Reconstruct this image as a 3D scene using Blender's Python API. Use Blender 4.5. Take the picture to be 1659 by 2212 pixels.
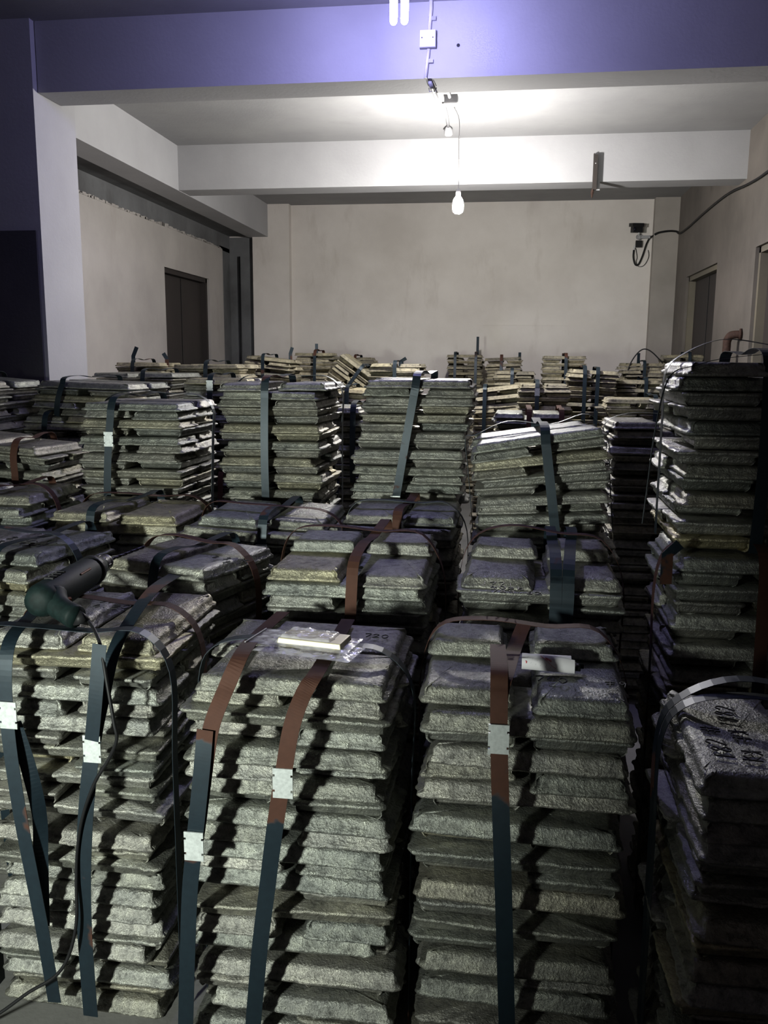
import bpy, math, random
from mathutils import Vector, Matrix, Euler, noise

for o in list(bpy.data.objects):
    bpy.data.objects.remove(o)
SC = bpy.context.scene
COL = SC.collection
PI = math.pi
rng = random.Random(11)

# ------------------------------------------------------------------ camera
EYE = Vector((0, 0, 1.65))
RT = Vector((0.99006263, 0.14043151, 0.00741469))
UP = Vector((-0.03121384, 0.16803971, 0.98528592))
FW = Vector((-0.13711923, 0.97572621, -0.17075325))
FPX, PCX, PCY = 1885.3, 829.5, 1106.0
cam_data = bpy.data.cameras.new('camera')
cam = bpy.data.objects.new('camera', cam_data)
COL.objects.link(cam)
m = Matrix((RT, UP, -FW)).transposed().to_4x4()
m.translation = EYE
cam.matrix_world = m
cam_data.sensor_fit = 'HORIZONTAL'
cam_data.sensor_width = 36.0
cam_data.lens = 36.0 * FPX / 1659.0
cam_data.clip_start = 0.02
cam_data.clip_end = 60
SC.camera = cam

def ray(px, py):
    return RT * ((px - PCX) / FPX) - UP * ((py - PCY) / FPX) + FW
def atY(px, py, Y):
    d = ray(px, py); return EYE + d * (Y / d.y)
def atZ(px, py, z):
    d = ray(px, py); return EYE + d * ((z - 1.65) / d.z)
def atX(px, py, X):
    d = ray(px, py); return EYE + d * (X / d.x)

# ------------------------------------------------------------------ world, light, exposure
W = bpy.data.worlds.new('world'); SC.world = W; W.use_nodes = True
W.node_tree.nodes['Background'].inputs[0].default_value = (0.30, 0.33, 0.45, 1)
W.node_tree.nodes['Background'].inputs[1].default_value = 0.01
SC.view_settings.view_transform = 'Standard'
SC.view_settings.look = 'None'
SC.view_settings.exposure = 0.0
SC.view_settings.gamma = 1.0
SC.view_settings.use_curve_mapping = False
SC.cycles.use_denoising = True
SC.cycles.max_bounces = 8
SC.cycles.sample_clamp_indirect = 3.0

BULB_E = 2450.0      # pendant bulb over the middle bay (emission strength)
CFL_E = 430.0       # bluish compact fluorescent tubes
DAYLIGHT_W = 880.0      # spot in place of unseen doorway daylight, behind the camera, to the left
# added low spot standing in for doorway daylight: lights the fronts of the bundles, fades to the right
wl = bpy.data.lights.new('daylight_spot', 'SPOT')
wl.energy = DAYLIGHT_W; wl.color = (0.93, 1.0, 0.90)
wl.spot_size = math.radians(51); wl.spot_blend = 1.0; wl.shadow_soft_size = 0.12
wlo = bpy.data.objects.new('daylight_spot', wl); COL.objects.link(wlo)
wlo.location = (-1.75, -1.3, 1.42)
wlo.rotation_euler = (Vector((-1.05, 2.6, 0.78)) - Vector(wlo.location)).to_track_quat('-Z', 'Y').to_euler()

# ------------------------------------------------------------------ materials
def new_mat(name):
    m = bpy.data.materials.new(name); m.use_nodes = True
    nt = m.node_tree
    return m, nt, nt.nodes['Principled BSDF']
def N(nt, typ, **kw):
    n = nt.nodes.new(typ)
    for k, v in kw.items():
        if k in n.inputs.keys(): n.inputs[k].default_value = v
        else: setattr(n, k, v)
    return n
def L(nt, a, b): nt.links.new(a, b)
def ramp(nt, fac, stops):
    r = nt.nodes.new('ShaderNodeValToRGB')
    e = r.color_ramp.elements
    while len(e) < len(stops): e.new(0.5)
    for x, (p, c) in zip(e, stops):
        x.position = p; x.color = (*c, 1) if len(c) == 3 else c
    L(nt, fac, r.inputs[0]); return r.outputs[0]
def nz(nt, vec, scale, detail=4, rough=0.55):
    n = N(nt, 'ShaderNodeTexNoise'); n.inputs['Scale'].default_value = scale
    n.inputs['Detail'].default_value = detail; n.inputs['Roughness'].default_value = rough
    if vec is not None: L(nt, vec, n.inputs['Vector'])
    return n.outputs['Fac']
def mixc(nt, fac, a, b, mode='MIX'):
    n = nt.nodes.new('ShaderNodeMix'); n.data_type = 'RGBA'; n.blend_type = mode
    for s, v in ((n.inputs[0], fac), (n.inputs[6], a), (n.inputs[7], b)):
        if isinstance(v, (int, float)): s.default_value = v
        elif isinstance(v, tuple): s.default_value = (*v, 1)
        else: L(nt, v, s)
    return n.outputs[2]
def bump(nt, b, h, strength, dist):
    n = N(nt, 'ShaderNodeBump'); n.inputs['Strength'].default_value = strength
    n.inputs['Distance'].default_value = dist
    L(nt, h, n.inputs['Height']); L(nt, n.outputs[0], b.inputs['Normal'])
def math_(nt, op, a, b=None, clamp=False):
    n = nt.nodes.new('ShaderNodeMath'); n.operation = op; n.use_clamp = clamp
    for s, v in ((n.inputs[0], a), (n.inputs[1], b)):
        if v is None: continue
        if isinstance(v, (int, float)): s.default_value = v
        else: L(nt, v, s)
    return n.outputs[0]

def simple(name, col, rough=0.5, metal=0.0, var=0.25, scale=20, bs=0.15):
    m, nt, b = new_mat(name)
    tc = N(nt, 'ShaderNodeTexCoord').outputs['Object']
    f = nz(nt, tc, scale)
    c = tuple(x * (1 - var) for x in col)
    L(nt, ramp(nt, f, [(0.3, c), (0.7, col)]), b.inputs['Base Color'])
    b.inputs['Roughness'].default_value = rough; b.inputs['Metallic'].default_value = metal
    if bs: bump(nt, b, f, bs, 0.003)
    return m

def ingot_mat(name, tints, metal, rough=(0.62, 0.34)):
    m, nt, b = new_mat(name)
    tc = N(nt, 'ShaderNodeTexCoord').outputs['Object']
    oi = N(nt, 'ShaderNodeObjectInfo')
    add = nt.nodes.new('ShaderNodeVectorMath'); add.operation = 'MULTIPLY_ADD'
    cmb = N(nt, 'ShaderNodeCombineXYZ'); r = oi.outputs['Random']
    for i in range(3): L(nt, math_(nt, 'MULTIPLY', r, 37.0 + 11 * i), cmb.inputs[i])
    L(nt, tc, add.inputs[0]); add.inputs[1].default_value = (1, 1, 1); L(nt, cmb.outputs[0], add.inputs[2])
    v = add.outputs[0]
    big = nz(nt, v, 7, 5, 0.6); med = nz(nt, v, 42, 6, 0.68); fin = nz(nt, v, 170, 3, 0.6)
    tint = ramp(nt, r, list(zip((0.0, 0.3, 0.62, 0.90, 0.97, 1.0), tints)))
    c1 = mixc(nt, ramp(nt, big, [(0.35, (0, 0, 0)), (0.68, (1, 1, 1))]), (0.62, 0.62, 0.62), (1.12, 1.10, 1.05))
    c = mixc(nt, 1.0, tint, c1, 'MULTIPLY')
    speck = ramp(nt, med, [(0.30, (0.45, 0.45, 0.45)), (0.48, (1, 1, 1)), (0.66, (1.25, 1.25, 1.2))])
    c = mixc(nt, 1.0, c, speck, 'MULTIPLY')
    L(nt, c, b.inputs['Base Color'])
    b.inputs['Metallic'].default_value = metal
    L(nt, ramp(nt, med, [(0.3, (rough[0],) * 3), (0.7, (rough[1],) * 3)]), b.inputs['Roughness'])
    h = math_(nt, 'ADD', math_(nt, 'MULTIPLY', med, 1.0), math_(nt, 'MULTIPLY', fin, 0.55))
    bump(nt, b, h, 0.85, 0.006)
    return m
INGOT = ingot_mat('cast_ingot_metal', ((0.27, 0.265, 0.245), (0.33, 0.33, 0.31), (0.24, 0.255, 0.24), (0.29, 0.28, 0.24), (0.37, 0.35, 0.265), (0.44, 0.40, 0.26)), 0.70, (0.60, 0.27))
DUSTY = ingot_mat('dusty_ingot_metal', ((0.30, 0.275, 0.20), (0.36, 0.33, 0.24), (0.22, 0.205, 0.16), (0.33, 0.30, 0.20), (0.27, 0.25, 0.19), (0.40, 0.35, 0.22)), 0.30, (0.75, 0.5))

def wall_mat(name, light, dark, stain, k=1.0):
    m, nt, b = new_mat(name)
    tc = N(nt, 'ShaderNodeTexCoord').outputs['Object']
    mp = N(nt, 'ShaderNodeMapping'); mp.inputs['Scale'].default_value = (1, 1, 0.35); L(nt, tc, mp.inputs[0])
    a = nz(nt, tc, 1.1, 6, 0.6); s = nz(nt, mp.outputs[0], 3.4, 5, 0.62); f = nz(nt, tc, 46, 3)
    c = mixc(nt, ramp(nt, a, [(0.34, (0, 0, 0)), (0.66, (1, 1, 1))]), dark, light)
    c = mixc(nt, ramp(nt, s, [(0.58, (0, 0, 0)), (0.80, (0.55 * k,) * 3)]), c, stain)
    L(nt, c, b.inputs['Base Color']); b.inputs['Roughness'].default_value = 0.85
    bump(nt, b, math_(nt, 'ADD', f, math_(nt, 'MULTIPLY', a, 3.0)), 0.18, 0.006)
    return m
M_CEIL = wall_mat('whitewashed_concrete', (0.30, 0.30, 0.30), (0.24, 0.24, 0.245), (0.19, 0.185, 0.18), 0.6)
M_BEAM = wall_mat('whitewashed_beam', (0.40, 0.40, 0.41), (0.34, 0.34, 0.35), (0.28, 0.275, 0.265), 0.4)
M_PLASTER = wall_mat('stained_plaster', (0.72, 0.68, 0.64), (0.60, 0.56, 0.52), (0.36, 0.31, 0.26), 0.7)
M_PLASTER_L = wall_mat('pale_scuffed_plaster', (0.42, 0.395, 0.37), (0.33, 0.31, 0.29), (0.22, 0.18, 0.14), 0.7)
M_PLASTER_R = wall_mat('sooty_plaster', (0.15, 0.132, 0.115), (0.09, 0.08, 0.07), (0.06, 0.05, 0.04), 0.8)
M_PLASTER_M = wall_mat('dull_plaster', (0.36, 0.33, 0.30), (0.26, 0.24, 0.215), (0.15, 0.13, 0.11), 0.8)
M_CEMENT = wall_mat('bare_cement', (0.16, 0.165, 0.17), (0.07, 0.07, 0.072), (0.04, 0.038, 0.035))
M_DARK = wall_mat('dark_painted_dado', (0.075, 0.072, 0.078), (0.05, 0.05, 0.055), (0.05, 0.045, 0.04), 0.4)
M_DOOR = wall_mat('rusty_brown_door', (0.032, 0.025, 0.022), (0.022, 0.018, 0.016), (0.045, 0.026, 0.018), 0.8)
M_JAMB = wall_mat('ochre_door_frame', (0.16, 0.14, 0.10), (0.11, 0.10, 0.08), (0.09, 0.06, 0.03))
M_FLOOR = wall_mat('dusty_concrete_floor', (0.20, 0.195, 0.185), (0.12, 0.12, 0.115), (0.06, 0.055, 0.05))
M_RUSTY = simple('rusted_steel', (0.06, 0.028, 0.018), 0.8, 0.2, 0.6, 60)
M_PVC = simple('grey_white_plastic', (0.58, 0.57, 0.58), 0.45, 0, 0.08, 30, 0)
M_PVC2 = simple('dusty_grey_plastic', (0.33, 0.33, 0.34), 0.5, 0, 0.12, 30, 0)
M_BLACK = simple('black_rubber', (0.012, 0.012, 0.013), 0.5, 0, 0.2, 40, 0)
M_DGREEN = simple('dark_green_tool_plastic', (0.006, 0.016, 0.015), 0.65, 0, 0.5, 60, 0.05)
M_STEELD = simple('dark_chuck_steel', (0.045, 0.042, 0.05), 0.42, 0.6, 0.4, 80, 0.05)
M_SEAL = simple('crimped_zinc_seal', (0.66, 0.70, 0.69), 0.42, 0.35, 0.25, 120, 0.1)
M_ORANGE = simple('worn_orange_print', (0.30, 0.10, 0.03), 0.6, 0, 0.6, 150, 0)
M_PAPER = simple('white_label_paper', (0.80, 0.78, 0.82), 0.7, 0, 0.05, 20, 0.05)
M_RED = simple('red_print', (0.62, 0.04, 0.06), 0.6, 0, 0.1, 20, 0)
M_INK = simple('black_marker_ink', (0.008, 0.008, 0.010), 0.6, 0, 0.1, 40, 0)
M_SAMPLE = simple('pale_brass_sample', (0.66, 0.60, 0.40), 0.42, 0.25, 0.12, 70, 0.05)
M_GLASS_D = simple('camera_glass', (0.01, 0.01, 0.02), 0.15, 0, 0.1, 10, 0)

def strap_mat(name, th):
    m, nt, b = new_mat(name)
    g = N(nt, 'ShaderNodeTexCoord').outputs['Object']
    oi = N(nt, 'ShaderNodeObjectInfo').outputs['Random']
    ad = nt.nodes.new('ShaderNodeVectorMath'); ad.operation = 'ADD'
    cmb = N(nt, 'ShaderNodeCombineXYZ')
    for i in range(3): L(nt, math_(nt, 'MULTIPLY', oi, 23.0 + 7 * i), cmb.inputs[i])
    L(nt, g, ad.inputs[0]); L(nt, cmb.outputs[0], ad.inputs[1])
    f = nz(nt, ad.outputs[0], 3.1, 5, 0.55)
    if th < 0.55:                      # rust has crept down from the top, where the bands lie in the damp
        sx_ = N(nt, 'ShaderNodeSeparateXYZ'); L(nt, g, sx_.inputs[0])
        f = math_(nt, 'ADD', f, math_(nt, 'MULTIPLY', math_(nt, 'SUBTRACT', sx_.outputs[2], 0.78), 0.9))
    s = nz(nt, ad.outputs[0], 60, 3)
    paint = mixc(nt, s, (0.008, 0.015, 0.022), (0.013, 0.026, 0.036))
    rust = mixc(nt, s, (0.052, 0.020, 0.012), (0.080, 0.031, 0.018))
    k = ramp(nt, f, [(th, (0, 0, 0)), (th + 0.02, (1, 1, 1))])
    L(nt, mixc(nt, k, paint, rust), b.inputs['Base Color'])
    b.inputs['Metallic'].default_value = 0.35
    L(nt, ramp(nt, k, [(0, (0.46,) * 3), (1, (0.78,) * 3)]), b.inputs['Roughness'])
    return m
STRAP = strap_mat('painted_steel_strap', 0.60)
RUSTY = strap_mat('rusted_painted_strap', 0.46)
def bag_mat():
    m, nt, b = new_mat('crinkled_clear_plastic')
    tc = N(nt, 'ShaderNodeTexCoord').outputs['Object']
    v = N(nt, 'ShaderNodeTexVoronoi'); v.inputs['Scale'].default_value = 34; L(nt, tc, v.inputs['Vector'])
    n = nz(nt, tc, 40, 4)
    b.inputs['Base Color'].default_value = (0.90, 0.88, 0.95, 1)
    b.inputs['Roughness'].default_value = 0.24
    b.inputs['Alpha'].default_value = 0.42
    b.inputs['Specular IOR Level'].default_value = 1.0
    b.inputs['Coat Weight'].default_value = 1.0
    b.inputs['Coat Roughness'].default_value = 0.12
    bump(nt, b, math_(nt, 'ADD', v.outputs['Distance'], n), 0.7, 0.006)
    return m
M_BAG = bag_mat()
def emit(name, col, s):
    m, nt, b = new_mat(name)
    b.inputs['Base Color'].default_value = (0.9, 0.9, 0.9, 1)
    b.inputs['Emission Color'].default_value = (*col, 1); b.inputs['Emission Strength'].default_value = s
    return m
M_BULB = emit('lit_bulb_glass', (1.0, 0.965, 0.93), BULB_E)
M_CFL = emit('lit_blue_white_tube', (0.47, 0.45, 1.0), CFL_E)

# ------------------------------------------------------------------ mesh helpers
class MB:
    def __init__(s): s.v = []; s.f = []
    def add(s, vs, fs):
        k = len(s.v); s.v += [tuple(x) for x in vs]; s.f += [tuple(i + k for i in f) for f in fs]; return s
    def box(s, a, b, rot=None, piv=None):
        x0, y0, z0 = a; x1, y1, z1 = b
        vs = [Vector(p) for p in ((x0, y0, z0), (x1, y0, z0), (x1, y1, z0), (x0, y1, z0), (x0, y0, z1), (x1, y0, z1), (x1, y1, z1), (x0, y1, z1))]
        if rot:
            c = Vector(piv) if piv else sum(vs, Vector()) / 8
            R = Euler(rot).to_matrix(); vs = [R @ (v - c) + c for v in vs]
        return s.add(vs, [(0, 3, 2, 1), (4, 5, 6, 7), (0, 1, 5, 4), (1, 2, 6, 5), (2, 3, 7, 6), (3, 0, 4, 7)])
    def tube(s, pts, r, n=10, cap=True):
        pts = [Vector(p) for p in pts]; rs = r if isinstance(r, (list, tuple)) else [r] * len(pts)
        vs = []; prev = None
        for i, p in enumerate(pts):
            t = (pts[min(i + 1, len(pts) - 1)] - pts[max(i - 1, 0)]).normalized()
            if prev is None:
                a = Vector((0, 0, 1)) if abs(t.z) < 0.9 else Vector((1, 0, 0))
                u = t.cross(a).normalized()
            else:
                u = (prev - t * prev.dot(t)).normalized()
            prev = u; w = t.cross(u)
            for k in range(n):
                a = 2 * PI * k / n
                vs.append(p + (u * math.cos(a) + w * math.sin(a)) * rs[i])
        fs = []
        for i in range(len(pts) - 1):
            for k in range(n):
                fs.append((i * n + k, i * n + (k + 1) % n, (i + 1) * n + (k + 1) % n, (i + 1) * n + k))
        if cap:
            fs.append(tuple(range(n - 1, -1, -1))); fs.append(tuple((len(pts) - 1) * n + k for k in range(n)))
        return s.add(vs, fs)
    def ribbon(s, pts, sides, w, th=0.0012):
        """flat band through pts; sides = width direction at each point (or one vector)"""
        pts = [Vector(p) for p in pts]; n = len(pts); vs = []
        for i, p in enumerate(pts):
            t = (pts[min(i + 1, n - 1)] - pts[max(i - 1, 0)]).normalized()
            sd = Vector(sides[i] if isinstance(sides, list) else sides)
            sd = (sd - t * sd.dot(t)).normalized(); nn = t.cross(sd)
            for a, b in ((-1, -1), (1, -1), (1, 1), (-1, 1)):
                vs.append(p + sd * (w / 2 * a) + nn * (th / 2 * b))
        fs = [(0, 1, 2, 3), tuple(4 * (n - 1) + k for k in (3, 2, 1, 0))]
        for i in range(n - 1):
            for k in range(4):
                fs.append((4 * i + k, 4 * i + (k + 1) % 4, 4 * i + 4 + (k + 1) % 4, 4 * i + 4 + k)[::-1])
        return s.add(vs, fs)
    def mesh(s, name, smooth=False):
        me = bpy.data.meshes.new(name); me.from_pydata(s.v, [], s.f); me.update()
        if smooth: me.polygons.foreach_set('use_smooth', [True] * len(me.polygons))
        return me
    def obj(s, name, mat, parent=None, smooth=False):
        me = s.mesh(name, smooth); me.materials.append(mat)
        o = bpy.data.objects.new(name, me); COL.objects.link(o)
        if parent: o.parent = parent
        return o
def spline(P, n=6):
    P = [Vector(p) for p in P]; out = []
    for i in range(len(P) - 1):
        a = P[max(i - 1, 0)]; b = P[i]; c = P[i + 1]; d = P[min(i + 2, len(P) - 1)]
        for k in range(n):
            t = k / n
            out.append(0.5 * ((2 * b) + (c - a) * t + (2 * a - 5 * b + 4 * c - d) * t * t + (3 * b - a - 3 * c + d) * t ** 3))
    out.append(P[-1]); return out
def struct(name, mb, mat):
    o = mb.obj(name, mat); o['kind'] = 'structure'; return o
def thing(name, label, cat, loc=(0, 0, 0), rot=(0, 0, 0), group=None):
    o = bpy.data.objects.new(name, None); COL.objects.link(o); o.empty_display_size = 0.1
    o.location = loc; o.rotation_euler = rot; o['label'] = label; o['category'] = cat
    if group: o['group'] = group
    return o

# ------------------------------------------------------------------ the room
CEIL = 3.65; BB = 3.245; YF = 5.33; YM = 8.40; YB = 11.68; XR = 2.01; XL = -3.72
struct('floor', MB().box((-8, -4.2, -0.2), (2.6, 12, 0)), M_FLOOR)
struct('ceiling', MB().box((-8, -4.2, CEIL), (2.6, 12, CEIL + 0.2)), M_CEIL)
struct('wall_back', MB().box((-4.2, YB, 0), (2.3, YB + 0.2, CEIL)), M_PLASTER)
struct('wall_rear', MB().box((-8, -4.4, 0), (2.6, -4.2, CEIL)), M_PLASTER)
struct('wall_side', MB().box((-8.2, -4.2, 0), (-8, 5.5, CEIL)), M_PLASTER)
D1a, D1b, D1z = 9.33, 10.88, 2.635
D3a, D3b, D3z = 6.55, 7.93, 2.61
w = MB()
for y0, y1 in ((-4.2, D3a), (D3b, D1a), (D1b, YB)): w.box((XR, y0, 0), (XR + 0.22, y1, CEIL))
w.box((XR, D3a, D3z), (XR + 0.22, D3b, CEIL)); w.box((XR, D1a, D1z), (XR + 0.22, D1b, CEIL))
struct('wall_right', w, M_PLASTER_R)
D2a, D2b, D2z = 9.30, 10.74, 2.632
w = MB()
for y0, y1 in ((5.33, D2a), (D2b, 11.28)): w.box((XL - 0.2, y0, 0), (XL, y1, 3.06))
w.box((XL - 0.2, D2a, D2z), (XL, D2b, 3.06))
# broken upper edge of the plaster
y = 5.9
while y < 11.2:
    l = rng.uniform(0.015, 0.07); h = rng.uniform(0.002, 0.022) + 0.025 * max(0, noise.noise(Vector((y * 2.3, 0, 0))))
    w.box((XL - 0.1, y, 3.055), (XL + 0.004, y + l, 3.06 + h)); y += l * rng.uniform(0.5, 1.2)
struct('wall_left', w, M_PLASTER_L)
w = MB().box((XL - 0.22, 5.33, 3.05), (XL - 0.03, YB, CEIL)).box((XL - 0.22, 11.25, 0), (XL - 0.03, YB, 3.1))
struct('trim_1', w, M_CEMENT)                       # bare cement band above and beyond the plaster
struct('trim_2', MB().box((-3.75, YB - 0.012, 0), (-3.40, YB + 0.01, 3.25)), M_CEMENT)
def door(name, x, ya, yb, z, side):
    s = side
    d = MB().box((min(x + 0.10 * s, x + 0.14 * s), ya, 0), (max(x + 0.10 * s, x + 0.14 * s), yb, z)).obj(name, M_DOOR); d['kind'] = 'structure'
    f = MB()
    for a, b, z0, z1 in ((ya, ya + 0.05, 0, z), (yb - 0.05, yb, 0, z), (ya, yb, z - 0.05, z)):
        f.box((min(x + 0.03 * s, x + 0.10 * s), a, z0), (max(x + 0.03 * s, x + 0.10 * s), b, z1))
    f.obj('door_frame', M_JAMB if s > 0 else M_DOOR, d)
    ym = (ya + yb) / 2
    MB().box((x + 0.097 * s - 0.004, ym - 0.006, 0.1), (x + 0.097 * s + 0.004, ym + 0.006, z - 0.06)).obj('door_seam', M_BLACK, d)
    MB().tube([(x + 0.10 * s, ym + 0.10, 1.18), (x + 0.055 * s, ym + 0.10, 1.18), (x + 0.055 * s, ym + 0.10, 1.32), (x + 0.10 * s, ym + 0.10, 1.32)], 0.008).obj('door_handle', M_RUSTY, d)
    return d
door('door_1', XR, D1a, D1b, D1z, 1)
door('door_2', XL, D2a, D2b, D2z, -1)
door('door_3', XR, D3a, D3b, D3z, 1)
struct('beam_front', MB().box((-2.9, YF, BB), (XR + 0.1, YF + 0.28, CEIL + 0.05)), M_BEAM)
struct('beam_middle', MB().box((-3.3, YM, BB), (XR + 0.1, YM + 0.30, CEIL + 0.05)), M_BEAM)
struct('beam_left', MB().box((-3.46, YF + 0.3, BB - 0.005), (-3.19, YB, CEIL + 0.05)), M_BEAM)
struct('trim_3', MB().box((-3.76, YF + 0.3, BB + 0.02), (-3.44, YB, BB + 0.07)), M_CEMENT)
struct('pillar_front', MB().box((-3.5, 5.28, 0), (-2.905, 5.80, CEIL + 0.03)), M_BEAM)
struct('wall_front', MB().box((-8, 5.31, 0), (-3.45, 5.5, CEIL)), M_BEAM)
# dark painted lower wall left of the pillar
struct('trim_4', MB().box((-8, 5.262, 0), (-2.93, 5.282, 2.43)), M_DARK)
struct('pillar_back_left', MB().box((-3.40, 11.56, 0), (-2.905, YB + 0.05, CEIL + 0.02)), M_PLASTER)
struct('pillar_back_right', MB().box((1.715, 11.56, 0), (XR + 0.05, YB + 0.05, CEIL + 0.02)), M_PLASTER_M)
# horizontal stain line of old shelf on the back wall
struct('trim_5', MB().box((-0.45, YB - 0.006, 2.115), (1.62, YB + 0.01, 2.128)), M_PLASTER)

# ------------------------------------------------------------------ ingots
def ingot_mesh(name, seed, LX=0.47, LY=0.228, T=0.0345, na=84, caps=(0.72, 0.4), jag=1.0):
    R = random.Random(seed); off = Vector((R.uniform(0, 99), R.uniform(0, 99), R.uniform(0, 99)))
    rc = R.uniform(0.012, 0.022)
    per = []
    hx, hy = LX / 2, LY / 2
    # rounded-rectangle outline as unit directions: corner centre + arc
    nc = max(3, na // 14)
    nlx = int((na - 4 * nc) * (LX / (LX + LY)) / 2); nly = max(2, (na - 4 * nc) // 2 - nlx)
    out = []
    def edge(x0, y0, x1, y1, n, nx, ny):
        for k in range(1, n): out.append((x0 + (x1 - x0) * k / n, y0 + (y1 - y0) * k / n, nx, ny))
    def arc(cx, cy, a0, n):
        for k in range(n + 1):
            a = a0 + PI / 2 * k / n
            out.append((cx + rc * math.cos(a), cy + rc * math.sin(a), math.cos(a), math.sin(a)))
    arc(hx - rc, -hy + rc, -PI / 2, nc); edge(hx, -hy + rc, hx, hy - rc, nly, 1, 0)
    arc(hx - rc, hy - rc, 0, nc); edge(hx - rc, hy, -hx + rc, hy, nlx, 0, 1)
    arc(-hx + rc, hy - rc, PI / 2, nc); edge(-hx, hy - rc, -hx, -hy + rc, nly, -1, 0)
    arc(-hx + rc, -hy + rc, PI, nc); edge(-hx + rc, -hy, hx - rc, -hy, nlx, 0, -1)
    n = len(out)
    bev = R.uniform(0.015, 0.024); bevx = R.uniform(0.022, 0.036)
    rings = [(0.003, 0.0, 0.4), (0.0, 0.0035, 1.0), (0.0015, 0.009, 0.8), (0.012, 0.014, 0.5), (bev * 0.62, 0.6 * T + 0.004, 0.4), (bev * 0.9, 0.90 * T, 0.35), (bev * 1.2, T, 0.25)]
    if na < 50: rings = [rings[1], rings[3], rings[5], rings[6]]
    v = []; f = []
    bend = R.uniform(-0.003, 0.003)
    for ri, (ins, z, amp) in enumerate(rings):
        for (x, y, nx, ny) in out:
            k = ins * (1 + (bevx / bev - 1) * abs(nx))
            p = Vector((x - nx * k, y - ny * k, z))
            a = noise.noise(Vector((x * 16, y * 16, z * 9)) + off) * 0.0026 + noise.noise(Vector((x * 75, y * 75, z * 60)) + off) * 0.0030
            a += noise.noise(Vector((x * 5, y * 5, 3)) + off) * 0.004
            p += Vector((nx, ny, 0)) * a * amp * jag * 1.3
            p.z += amp * jag * noise.noise(Vector((x * 26, y * 26, 7 + z * 30)) + off) * 0.0026 + bend * (x / hx) ** 2
            if ri == 0 and na >= 50: p.z = max(p.z, -0.001)
            v.append(p)
    nr = len(rings)
    for r in range(nr - 1):
        for k in range(n): f.append((r * n + k, r * n + (k + 1) % n, (r + 1) * n + (k + 1) % n, (r + 1) * n + k))
    last = (nr - 1) * n
    for cpi, sc in enumerate(caps):
        base = len(v)
        for k in range(n):
            p = v[(nr - 1) * n + k]
            q = Vector((p.x * sc, p.y * sc, T + 0.0026 * noise.noise(Vector((p.x * sc * 9, p.y * sc * 9, 5)) + off)))
            q.y = p.y * (1 - (1 - sc) * 1.0)
            v.append(q)
        for k in range(n): f.append((last + k, last + (k + 1) % n, base + (k + 1) % n, base + k))
        last = base
    v.append(Vector((0, 0, T))); c = len(v) - 1
    for k in range(n): f.append((last + k, last + (k + 1) % n, c))
    v.append(Vector((0, 0, 0.001))); c = len(v) - 1
    for k in range(n): f.append((k, c, (k + 1) % n))
    me = bpy.data.meshes.new(name); me.from_pydata([tuple(p) for p in v], [], f); me.update()
    me.polygons.foreach_set('use_smooth', [True] * len(me.polygons))
    me.materials.append(INGOT)
    return me
HI = [ingot_mesh('ingot', 100 + i, na=150, jag=1.0 + 0.5 * (i % 3 == 0)) for i in range(14)]
HALF = [ingot_mesh('half_ingot', 300 + i, LX=0.245, LY=0.235, na=120) for i in range(4)]
MID = [ingot_mesh('ingot', 500 + i, na=84) for i in range(8)]
LOW = [ingot_mesh('ingot', 700 + i, na=36, caps=(0.5,)) for i in range(6)]
def dusted(ms):
    out = []
    for me in ms:
        c = me.copy(); c.materials.clear(); c.materials.append(DUSTY); out.append(c)
    return out
MID_D, LOW_D = dusted(MID), dusted(LOW)

SW = 0.033   # strap width
def clip_obj(parent, p, side, nrm, h=0.062, w=0.041):
    """crimped seal: plate with two notches a side, lying on the strap"""
    side = Vector(side).normalized(); nrm = Vector(nrm).normalized(); up = nrm.cross(side)
    if up.z < 0: up = -up
    prof = []
    for s in (1, -1):
        seq = [-0.5, -0.30, -0.30, -0.22, -0.22, 0.22, 0.22, 0.30, 0.30, 0.5]
        dep = [0, 0, 1, 1, 0, 0, 1, 1, 0, 0]
        L_ = list(zip(seq, dep))
        if s < 0: L_ = L_[::-1]
        for q, d in L_: prof.append((s * (w / 2 - 0.0045 * d), q * h))
    n = len(prof); vs = []
    for t in (-0.0012, 0.0022):
        for a, b in prof: vs.append(Vector(p) + side * a + up * b + nrm * t)
    fs = [tuple(range(n)), tuple(range(2 * n - 1, n - 1, -1))]
    for k in range(n): fs.append((k, (k + 1) % n, n + (k + 1) % n, n + k))
    o = MB().add(vs, fs).obj('crimp_seal', M_SEAL, parent)
    return o

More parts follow.
